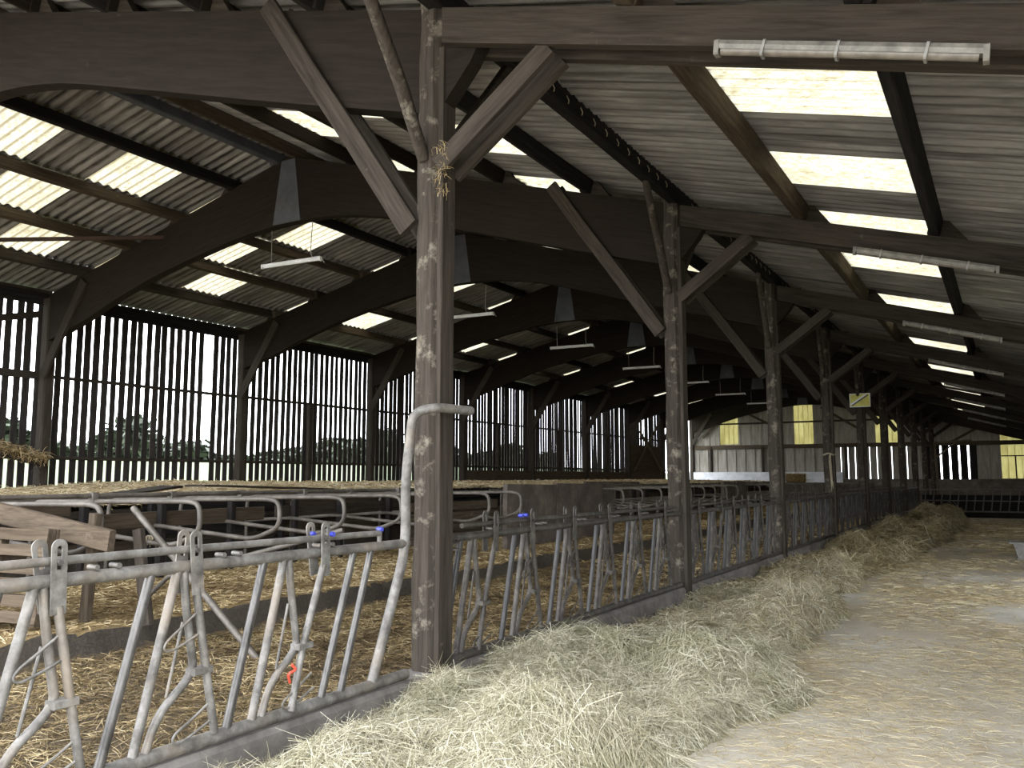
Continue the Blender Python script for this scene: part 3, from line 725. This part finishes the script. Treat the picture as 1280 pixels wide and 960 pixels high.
# ================================================================ CUBICLE DIVIDERS
def loop_mesh():
    p = fillet([(-3.2, 0, .35), (-3.2, 0, 1.34), (-.16, 0, 1.39), (.03, 0, 1.36), (.06, 0, 1.06), (-.38, 0, .90), (-1.35, 0, .96), (-2.2, 0, 1.02), (-3.2, 0, .95)], .17, 6)
    return T(p, .028, 8)
lm = loop_mesh().mesh('divider_loop', 'dusty')
cm = MB().beam((-1.9, 0, 1.33), (-1.9, 0, 1.47), .09, .09, up=(0, 1, 0)).mesh('clamp', 'dusty')
stand = MB().beam((-2.15, .05, .2), (-2.15, .05, 1.30), .10, .09, up=(0, 1, 0)).mesh('stand', 'black_z')
XLP = -7.60
rows = [[3.90, 5.07, 6.24, 7.41, 8.58, 9.75, 10.92, 12.09, 13.26], [17.9 + 1.18 * i for i in range(9)], [30.3 + 1.18 * i for i in range(11)]]
names = ['nearest cubicle row', 'middle cubicle row beyond the concrete panels', 'farthest cubicle row']
for r, ys in enumerate(rows):
    for i, y in enumerate(ys):
        t = thing('cubicle_divider', f'{ORD[i]} looped steel cubicle divider along the {names[r]}', 'divider', (XLP + random.uniform(-.04, .04), y, 0), 'looped cubicle dividers')
        t.rotation_euler = (0, 0, random.uniform(-.03, .03))
        obj('loop', lm, t); obj('clamp', cm, t); obj('stand', stand, t)
    ya, yb = ys[0] - .6, ys[-1] + .5
    q = thing('neck_rail', 'long steel neck rail clamped across the ' + names[r], 'rail', (XLP - 1.9, ya, 0))
    obj('pipe', T([(0, 0, 1.425), (0, (yb - ya) / 2, 1.435), (0, yb - ya, 1.425)], .028).mesh('pipe', 'dusty'), q)
    obj('pipe', T([(-1.5, .4, 1.35), (-1.5, yb - ya, 1.37)], .022).mesh('pipe', 'dusty'), q)
# boards at the head of the cubicles
for i, (a, b, z, h, key, lab) in enumerate([(6.35, 9.30, 1.08, .20, 'brown_y', 'brown head board of the nearest cubicles, left of the wide gap'), (9.55, 12.6, 1.12, .17, 'beam_y', 'dark head board half hidden behind the nearest post'),
                                            (2.6, 6.2, 1.24, .17, 'brown_y', 'worn brown board above the pallet by the cubicles')]):
    o = obj('head_board', MB().beam((XLP - 2.25, a, z), (XLP - 2.25, b, z + .03), .045, h, seg=4, jit=.008).mesh('head_board', key))
    tag(o, lab, 'board', 'boards at the cubicle heads')
for i, z in enumerate((.62, .80, .98, 1.16)):
    tag(obj('stacked_plank', MB().beam((XLP - .75, 11.0, z), (XLP - .7, 13.6, z + .01), .05, .15, seg=3, jit=.008).mesh('stacked_plank', 'brown_y')),
        ['lowest', 'second lowest', 'second highest', 'highest'][i] + ' brown plank in the plank wall beside the concrete panels', 'plank', 'plank wall beside the panels')
pw = thing('plank_stake', 'dark stake holding the plank wall beside the concrete panels', 'stake', (XLP - .85, 12.2, 0))
obj('stake', MB().beam((0, 0, .1), (0, 0, 1.3), .12, .1, up=(0, 1, 0)).mesh('stake', 'black_z'), pw)
# concrete panels
for i, (a, b, x) in enumerate([(13.55, 15.55, XLP - .45), (15.58, 18.5, XLP - .45), (27.6, 29.0, XLP - .5), (29.03, 30.2, XLP - .45), (23.2, 27.5, XLP - 3.4)]):
    m_ = MB().prism([(a, .1), (b, .1), (b, 1.50), (a + .03, 1.53)], 0, x - .10, x).mesh('concrete_panel', 'panel')
    tag(obj('concrete_panel', m_), ['stained dark concrete panel nearest the first post', 'stained dark concrete panel beside the second post', 'stained concrete panel seen past the second post', 'narrow dark concrete panel before the farthest cubicles', 'long stained concrete panel behind the middle cubicles'][i], 'panel', 'concrete panels between the cubicles')

# ================================================================ RAISED BED AGAINST THE SLATTED WALL
pl = thing('bed_platform', 'raised plank platform heaped with straw along the slatted wall', 'platform', (-11.3, 2.0, 0))
yy = 0; i = 0
while yy < 46:
    ln = random.uniform(2.4, 3.4); 
    dzf = np.interp(yy + 2, [2, 8, 11, 14, 48], [-.14, -.10, 0, .04, .06])
    for z in (1.24 + dzf, .98 + dzf, .72 + dzf):
        obj('plank', MB().beam((random.uniform(-.05, .05), yy, z + random.uniform(-.05, .04)), (random.uniform(-.05, .05), yy + ln - .03, z + random.uniform(-.05, .04)), .05, .22, seg=3, jit=.01).mesh('plank', random.choice(['beam_y', 'black_y', 'brown_y'])), pl)
    obj('stake', MB().beam((.08, yy + .1, 0), (.08, yy + .1, 1.38), .1, .1, up=(0, 1, 0)).mesh('stake', 'black_z'), pl)
    yy += ln; i += 1
obj('deck', MB().box((-6.3, 0, .2), (-.05, 46, 1.14)).mesh('deck', 'muck'), pl)
# warped dark boards lying on the front edge
for i, (p0, p1) in enumerate([((-11.3, 6.6, 1.28), (-12.0, 9.3, 1.50)), ((-11.3, 9.2, 1.52), (-11.6, 12.6, 1.42)), ((-11.2, 3.6, 1.20), (-11.3, 6.5, 1.26))]):
    tag(obj('warped_board', MB().beam(p0, p1, .45, .035, seg=4, jit=.012).mesh('warped_board', 'beam_y')), ['warped dark board tilted up on the straw platform edge', 'long dark board sagging over the platform edge by the wide slat gap', 'low weathered board at the near end of the platform edge'][i], 'board', 'loose boards on the platform')

# ================================================================ TIMBER CLUTTER NEAR THE LEFT EDGE
pa = thing('pallet', 'worn wooden pallet standing on edge behind the nearest barrier', 'pallet', (-7.95, 4.30, .36), None, (math.radians(-6), 0, math.radians(8)))
for i in range(6):
    obj('slat', MB().beam((-.75, -.06, .06 + i * .145), (.66, -.06, .06 + i * .145 + random.uniform(-.01, .01)), .022, .10, seg=4, jit=.006).mesh('slat', 'plank_x'), pa)
    obj('slat', MB().beam((-.75, .06, .06 + i * .145), (.64, .06, .06 + i * .145), .022, .10, seg=4, jit=.006).mesh('slat', 'plank_x'), pa)
for x in (-.68, 0, .58):
    obj('stringer', MB().beam((x, 0, 0), (x, 0, .84), .10, .095, up=(0, 1, 0), seg=3, jit=.006).mesh('stringer', 'plank_z'), pa)
tag(obj('timber_beam', MB().beam((-8.9, 4.62, 1.36), (-6.90, 4.75, 1.085), .07, .19, up=(0, 0, 1), seg=4, jit=.005).mesh('timber_beam', 'plank_x')), 'thick sawn beam slanting down behind the pallet', 'beam')
sk = thing('support_stake', 'short wooden stake propping the slanting sawn beam', 'stake', (-7.30, 4.85, .34))
obj('stake', MB().beam((-.08, 0, 0), (.0, 0, .98), .11, .07, up=(0, 1, 0), seg=3, jit=.006).mesh('stake', 'brown_z'), sk)
sk2 = thing('support_stake', 'dark leaning stake at the end of the slanting sawn beam', 'stake', (-6.85, 5.0, .34))
obj('stake', MB().beam((.16, 0, 0), (-.03, 0, .84), .11, .06, up=(0, 1, 0), seg=3, jit=.006).mesh('stake', 'beam_z'), sk2)
tag(obj('leaning_pipe', T([(-7.25, 5.2, 1.36), (-5.50, 5.2, .12)], .03).mesh('leaning_pipe', 'dusty')), 'bare steel pipe leaning down from the slanting beam', 'pipe')
tag(obj('leaning_pipe', T([(-5.85, 6.6, 1.12), (-7.6, 5.9, .62), (-7.9, 5.85, .37)], .026).mesh('leaning_pipe', 'dusty')), 'thin steel pipe crossing behind the leaning pipe', 'pipe')
tw = MB()
for i in range(14):
    a = random.uniform(0, 6.28); tw.tube(smooth([(0, 0, 0), (.05 * math.cos(a), .05 * math.sin(a), .07), (.10 * math.cos(a), .10 * math.sin(a), random.uniform(-.16, .05))], 4), .005, 5)
tag(obj('twine_knot', tw.mesh('twine_knot', 'twine'), None, (-8.35, 6.24, .93)), 'frayed knot of pale baler twine hanging in the nearest cubicles', 'twine')
tag(obj('straw_beam', MB().beam((XW + .75, 7.6, 2.55), (XW + .55, 10.3, 1.95), .10, .16, seg=3, jit=.008).mesh('straw_beam', 'beam_y')), 'rough beam slanting across the slats at the left edge', 'beam')

n = 900; P = np.stack([RNG.normal(0, .10, n), RNG.uniform(-.5, 1.1, n), RNG.normal(.08, .05, n)], 1); P[:, 2] -= .22 * P[:, 1]
V, F = strands(P, RNG.uniform(.15, .45, n), np.full(n, .012), .5, .5); so = obj('caught_straw', bigmesh('caught_straw', [(V, F, 0, False)], ['straw'])); so.location = (XW + .62, 9.2, 2.20)
tag(so, 'tuft of straw caught on the slanting beam at the left edge', 'straw', None, 'stuff')
# ================================================================ LIGHT FITTINGS (unlit)
def tube_light(t, L, k=1.0, hm='white', dm='clear'):
    obj('housing', MB().prism([(-.035*k, .04*k), (.035*k, .04*k), (.05*k, .0), (.04*k, -.035*k), (-.04*k, -.035*k), (-.05*k, .0)], 0, -L/2, L/2).mesh('housing', hm), t)
    obj('diffuser', MB().tube([(-L/2 + .03, 0, -.04*k), (L/2 - .03, 0, -.04*k)], .04*k, 10).mesh('diffuser', dm), t)
    for x in (-L/2, L/2): obj('end_cap', MB().beam((x - .015, 0, -.02), (x + .015, 0, -.02*k), .10*k, .13*k).mesh('end_cap', hm), t)
def cp(src, name_loc, label):
    c = src.copy(); COL.objects.link(c); c.location = name_loc; c['label'] = label
    for ch in src.children:
        d = ch.copy(); COL.objects.link(d); d.parent = c
    return c
h0 = thing('hanging_light', 'white tube light hanging on wires under the second roof frame', 'light fitting', (XR + .02, FY[2] + .02, 5.40), 'tube lights hanging under the ridge'); tube_light(h0, 1.30, .62, 'silver', 'silver')
obj('wire', T([(-.45, 0, .0), (-.46, 0, .62)], .006, 5).mesh('wire', 'wire'), h0)
wm = MB(); wm.tube(smooth([(.46, 0, .66), (.44, 0, .3), (.46, 0, .05), (.62, .02, .03), (.70, .05, -.08)], 5), .007, 5)
obj('wire', wm.mesh('wire', 'wire'), h0); h0.rotation_euler = (0, 0, .06)
for k in range(3, 9): cp(h0, (XR + .02, FY[k] + .3, 5.40), f'white tube light hanging on wires under the {ORD[k-1]} roof frame')
r0 = thing('rafter_light', 'dusty tube light fixed under the nearest aisle rafter', 'light fitting', (-.68, FY[1] - .205, 4.08), 'tube lights under the aisle rafters', (0, math.atan(SR), 0)); tube_light(r0, 1.48, .72)
cl = MB().beam((-.008, 0, -.014), (.008, 0, -.014), .078, .10).mesh('clip', 'wire')
for x in (-.45, -.02, .45): obj('clip', cl, r0, (x, 0, 0))
for k in range(2, 9): cp(r0, (-.68, FY[k] - .205, 4.08), f'dusty tube light fixed under the {ORD[k-1]} aisle rafter')

# ================================================================ SIGN, BIRD, SMALL THINGS
sg = thing('sign', 'yellow sign with pale border and dark diagonal stripe on the fifth post', 'sign', (-3.645, FY[5] - .125, 3.91))
obj('board', MB().box((-.285, -.01, -.20), (.285, .01, .20)).mesh('board', 'sign_pale'), sg)
obj('field', MB().box((-.262, -.013, -.178), (.262, -.009, .178)).mesh('field', 'sign_yellow'), sg)
obj('stripe', MB().prism([(-.25, -.15), (-.20, -.16), (.25, .14), (.21, .16)], 1, -.016, -.012).mesh('stripe', 'sign_dark'), sg)
obj('pale_stripe', MB().prism([(-.26, -.10), (-.24, -.145), (.20, .165), (.12, .165)], 1, -.015, -.011).mesh('pale_stripe', 'sign_pale'), sg)
def ell(c, r, n=8, mb=None):
    mb = mb or MB(); V = []; F = []
    for i in range(n + 1):
        for k in range(n):
            a = math.pi * i / n; b = 2 * math.pi * k / n
            V.append((c[0] + r[0] * math.sin(a) * math.cos(b), c[1] + r[1] * math.sin(a) * math.sin(b), c[2] + r[2] * math.cos(a)))
    F = [(i * n + k, i * n + (k + 1) % n, (i + 1) * n + (k + 1) % n, (i + 1) * n + k) for i in range(n) for k in range(n)]
    return mb.add(V, F, True)
bd = MB(); bd.tube(smooth([(.0, .0, -.10), (.0, .0, -.04), (.005, 0, .02), (.0, 0, .055), (0, -.005, .085), (0, -.02, .095)], 3), [.008, .012, .016, .026, .032, .036, .036, .034, .030, .025, .021, .021, .020, .017, .010, .003], 8)
bd.tube([(.0, .0, -.06), (.015, .01, -.16)], [.012, .003], 5); bd.tube([(.0, .0, -.06), (-.012, .01, -.16)], [.012, .003], 5)
tag(obj('swallow', bd.mesh('swallow', 'bird'), None, (-12.12, FY[2] - .02, ztop(-12.12) + .12)), 'small dark bird perched on the second roof frame', 'bird')
tb = thing('white_trough', 'white plastic tub standing on the aisle floor at the edge', 'tub', (.30, 20.3, 0))
obj('tub', MB().prism([(-.25, 0), (.9, 0), (.98, .34), (-.33, .34), (-.28, .30), (-.22, .05)], 1, -.3, .3).mesh('tub', 'white'), tb)
obj('rim', MB().beam((-.36, -.3, .33), (1.0, -.3, .33), .05, .04).beam((-.36, .3, .33), (1.0, .3, .33), .05, .04).mesh('rim', 'white'), tb)
# bale and sacks far back
bl = MB().beam((-.5, 0, .25), (.5, 0, .25), .5, .5, seg=6, jit=.02, ch=.15)
bo = thing('straw_bale', 'small golden straw bale by the far gable wall', 'bale', (-10.6, 50.6, 1.35)); obj('bale', bl.mesh('bale', 'straw_base'), bo)
n = 600; P = np.stack([RNG.uniform(-.55, .55, n), RNG.uniform(-.3, .3, n), RNG.uniform(.05, .52, n)], 1)
V, F = strands(P, RNG.uniform(.15, .4, n), np.full(n, .02), .5, .3); so = obj('loose_straw', bigmesh('loose_straw', [(V, F, 0, False)], ['straw']), bo); so['kind'] = 'stuff'
tag(obj('feed_sack', ell((0, 0, .33), (.42, .28, .34)).mesh('feed_sack', 'wash'), None, (-11.5, 50.7, 1.35)), 'pale feed sack slumped beside the far straw bale', 'sack')
lg = thing('far_ledge', 'low concrete ledge in front of the far gable wall', 'ledge', (-12, 50.8, 0))
obj('ledge', MB().box((-5.6, -.9, 0), (5.2, 2.4, 1.35)).mesh('ledge', 'panel'), lg)
# rope hanging on the fourth post
rp = MB()
for i in range(3): rp.tube(smooth([(.06, 0, 2.2), (.02 * i + .02, -.03, 2.1), (.02 * i + .04, -.02, 1.6 - .1 * i), (.02 * i + .05, 0, 1.35 + .1 * i)], 4), .008, 5)
rp.tube([(.13 * math.cos(a), .13 * math.sin(a) + .13, 2.2 + .02 * math.sin(3 * a)) for a in np.linspace(0, 6.28, 15)], .022, 6)
tag(obj('rope', rp.mesh('rope', 'twine'), None, (-3.66, FY[4] - .13, 0)), 'pale rope looped round the fourth post and hanging down', 'rope')

# ================================================================ BEDDING, HAY, LITTER
def pen_h(X, Y): return .07 + .10 * fbm(X * 1.1, Y * 1.1) + .05 * fbm(X * 5, Y * 5)
def bed_h(X, Y): return .265 + .09 * fbm(X * 1.2 + 40, Y * 1.2) + .05 * fbm(X * 5, Y * 5 + 9)
XS = -6.82
def step_h(X, Y):
    e = XS + .22 * (fbm(Y * .9, Y * 0 + 3) - .5) + .07 * (fbm(Y * 5, Y * 0 + 8) - .5)
    t = np.clip((e - X) / .07, 0, 1); return pen_h(X, Y) * (1 - t) + bed_h(X, Y) * t, t
xs = np.concatenate([np.arange(-10.9, -7.2, .12), np.arange(-7.2, -6.4, .025), np.arange(-6.4, -3.73, .09)])
ys = np.concatenate([np.arange(-.4, 14, .09), np.arange(14, 46, .25)])
V, F = field(xs, ys, lambda X, Y: step_h(X, Y)[0])
tt = step_h(V[:, 0], V[:, 1])[1]; ft = tt[F].mean(1)
def scat(n, x0, x1, y0, y1, power=1.0):
    X = RNG.uniform(x0, x1, n); u = RNG.random(n); Y = y0 + (y1 - y0) * u ** power
    return X, Y
def lay(n, x0, x1, y0, y1, h, Lr, wd, power=1.0, keep=None, **kw):
    X, Y = scat(n, x0, x1, y0, y1, power)
    if keep is not None:
        m = keep(X, Y); X, Y = X[m], Y[m]
    Z = h(X, Y); e = .05
    sl = ((h(X + e, Y) - h(X - e, Y)) / (2 * e), (h(X, Y + e) - h(X, Y - e)) / (2 * e))
    d = np.hypot(X, Y); L = RNG.uniform(*Lr, len(X)) ; W = wd * np.maximum(1, d / 5.5) * RNG.uniform(.6, 1.3, len(X))
    return strands(np.stack([X, Y, Z], 1), L, W, slope=sl, **kw)
isedge = (ft > .06) & (ft < .94)
sh_ = lambda X, Y: step_h(X, Y)[0]
ned = lambda X, Y: np.abs(X - XS - .22 * (fbm(Y * .9, Y * 0 + 3) - .5)) > .13
V1, F1 = lay(52000, -6.8, -3.76, .5, 12.5, sh_, (.06, .20), .0042, 1.0, ned, tilt=.22, bend=.25)
V2, F2 = lay(34000, -10.6, -6.86, 3.0, 16, sh_, (.06, .18), .0050, 1.0, ned, tilt=.20, bend=.25)
V3, F3 = lay(22000, -10.6, -3.76, 12.5, 34, sh_, (.12, .30), .006, 1.0, ned, tilt=.2, bend=.25)
me = bigmesh('straw_bedding', [(V, F[ft >= .94], 0, True), (V, F[ft <= .06], 3, True), (V, F[isedge], 2, True), (V1, F1, 4, False), (V2, F2, 1, False), (V3, F3, 1, False)], ['straw_base', 'straw', 'muck', 'pen_base', 'pen_straw'])
tag(obj('straw_bedding', me), 'golden straw bedding with a dark trodden step inside the pen', 'straw', None, 'stuff')

def plat_h(X, Y):
    u = np.clip((-11.3 - X) / 6.3, 0, 1)
    fr = np.interp(Y, [2, 6, 8.5, 11, 14, 48], [1.20, 1.21, 1.27, 1.36, 1.40, 1.42])
    wl2 = np.interp(Y, [2, 10, 11.5, 14, 17, 48], [1.36, 1.42, 1.53, 1.55, 1.50, 1.50])
    return fr + (wl2 - fr) * u ** .8 + .06 * (fbm(X * .9 + 9, Y * .8) - .45) + .04 * (fbm(X * 3, Y * 3) - .4)
V, F = field(np.arange(-17.75, -11.2, .14), np.arange(2.0, 48, .2), plat_h)
V1, F1 = lay(42000, -17.6, -11.25, 4.0, 27, plat_h, (.12, .36), .0045, 1.0, None, tilt=.2, bend=.25)
V2, F2 = lay(9000, -17.6, -11.25, 27, 47, plat_h, (.15, .4), .005, 1.0, None, tilt=.18, bend=.25)
me = bigmesh('platform_straw', [(V, F, 0, True), (V1, F1, 1, False), (V2, F2, 1, False)], ['straw_base', 'daylit_straw'])
tag(obj('platform_straw', me), 'loose straw heaped on the raised platform below the slats', 'straw', None, 'stuff')

# hay windrow along the kerb
ex_y = np.array([-2, 0, 2.0, 3.4, 4.9, 6.0, 7.2, 8.0, 9.6, 11.0, 12.2, 13, 15.7, 17.5, 19.1, 24, 31.7, 36, 38.4])
ex_x = np.array([-1.70, -1.70, -1.66, -1.62, -1.56, -1.55, -1.36, -1.72, -1.80, -1.70, -2.05, -1.95, -1.9, -1.8, -1.56, -1.45, -1.25, -1.4, -1.5])
bumps = [(-2.30, 4.25, .48, .50, .34), (-2.95, 5.2, .45, .7, .10), (-3.0, 6.6, .42, .7, .20), (-2.05, 6.9, .45, .65, .22), (-2.75, 7.9, .4, .5, .12), (-2.15, 9.5, .50, .85, .26), (-2.55, 11.1, .45, .6, .14), (-1.95, 11.3, .28, .35, .16), (-2.75, 12.6, .4, .6, .12),
         (-2.35, 13.9, .40, .50, .20), (-2.05, 14.6, .28, .35, .14), (-3.05, 15.6, .35, .6, .16), (-2.25, 17.8, .40, .6, .18), (-1.85, 18.8, .25, .4, .22), (-2.95, 19.8, .4, .7, .34), (-2.2, 23, .5, 1.0, .22), (-2.9, 26.5, .45, .8, .45), (-2.0, 30, .5, 1.2, .28), (-2.6, 35.0, .6, 1.4, .55), (-1.9, 36.5, .5, 1.2, .42), (-2.9, 3.2, .4, .7, .06), (-3.35, 4.75, .28, .40, .15), (-3.25, 3.6, .3, .6, .10), (-3.4, 5.9, .25, .5, .14), (-3.4, 7.2, .22, .5, .12)]
def hay_h(X, Y):
    e = np.interp(Y, ex_y, ex_x) + .55 * (fbm(Y * 1.1, Y * 0 + 2) - .47) + .35 * (fbm(X * 2.1 + 7, Y * 2.1) - .47)
    t = np.clip((e - X) / .34, 0, 1); t = t * t * (3 - 2 * t)
    z = .055 + .26 * (fbm(X * 1.7, Y * 1.2) - .40)
    for bx, by, sx, sy, h in bumps:
        z = z + h * np.exp(-((X - bx) / sx) ** 2 - ((Y - by) / sy) ** 2)
    z = z + .20 * np.maximum(fbm(X * 2.7 + 5, Y * 2.7) - .46, -.12) + .08 * (fbm(X * 7, Y * 7) - .42)
    return np.maximum(z * t, 0) - .012 * (1 - t)
V, F = field(np.arange(-3.57, -.95, .05), np.concatenate([np.arange(-2, 12, .06), np.arange(12, 38.5, .14)]), hay_h)
inh = lambda X, Y: hay_h(X, Y) > .015
parts = [(V, F, 0, True)]
for n, ya, yb, Lr, wd in ((90000, 2.2, 6.2, (.10, .36), .0030), (64000, 6.2, 11.5, (.12, .40), .0034), (26000, 11.5, 20, (.15, .45), .0040), (14000, 20, 38.4, (.2, .5), .0045), (4000, -1, 2.2, (.12, .4), .004)):
    v_, f_ = lay(n, -3.60, -1.0, ya, yb, hay_h, Lr, wd, 1.0, inh, tilt=.36, bend=.55, lift=.014); parts.append((v_, f_, 1 if ya < 11 else 2, False))
for n, ya, yb, mi in ((9000, 8.2, 11.6, 2), (9000, 11.4, 15.5, 1)):      # near and browner far hay mingle
    v_, f_ = lay(n, -3.60, -1.0, ya, yb, hay_h, (.15, .42), .0038, 1.0, inh, tilt=.36, bend=.55, lift=.02); parts.append((v_, f_, mi, False))
tag(obj('hay_windrow', bigmesh('hay_windrow', parts, ['hay_base', 'hay', 'hay_old'])), 'long windrow of pale hay lying along the feed kerb', 'hay', None, 'stuff')
# scattered litter on the aisle
flat = lambda X, Y: np.zeros_like(X) + .004
dens = lambda X, Y: RNG.random(len(X)) < np.clip((fbm(X * .9 + 3, Y * .5) - .30) * 2.8, .05, 1)
parts = []
for n, ya, yb, Lr, wd in ((60000, 3.0, 9, (.03, .18), .0024), (42000, 9, 20, (.06, .22), .0034), (22000, 20, 38, (.1, .35), .0046)):
    v_, f_ = lay(n, -1.9, 3.1, ya, yb, flat, Lr, wd, 1.0, dens, tilt=.03, bend=.3, lift=.003); parts.append((v_, f_, 0, False))
tag(obj('floor_litter', bigmesh('floor_litter', parts, ['litter'])), 'thin straw litter scattered over the concrete aisle', 'straw', None, 'stuff')

# ================================================================ OUTSIDE: hedge beyond the left wall
def hedge(y0, y1, x, h, n, label, zb=3.9):
    Y = RNG.uniform(y0, y1, n); u = RNG.random(n); top = h * np.clip(1.9 * fbm(Y * .12, Y * 0 + x) - .45, .12, 1.2)
    P = np.stack([x + RNG.normal(0, 1.2, n), Y, zb + u * top], 1)
    V, F = strands(P, RNG.uniform(.7, 1.5, n), RNG.uniform(.6, 1.1, n), .8, .2, seg=1)
    t = thing('hedge', label, 'hedge', (0, 0, 0), 'hedges beyond the slatted wall')
    o = obj('foliage', bigmesh('hedge', [(V, F, 0, False)], ['leaf']), t); o['kind'] = 'stuff'
    for yy in np.arange(y0 + 1, y1, 2.5): obj('stem', MB().tube([(x, yy, zb), (x + .2, yy + .2, zb + h * .5)], [.12, .05], 6).mesh('stem', 'bark_z'), t)
hedge(30, 110, -94, 4.6, 14000, 'dark hedge outside behind the nearest slats')
hedge(112, 180, -94, 5.5, 12000, 'dark hedge outside behind the middle bays of slats')
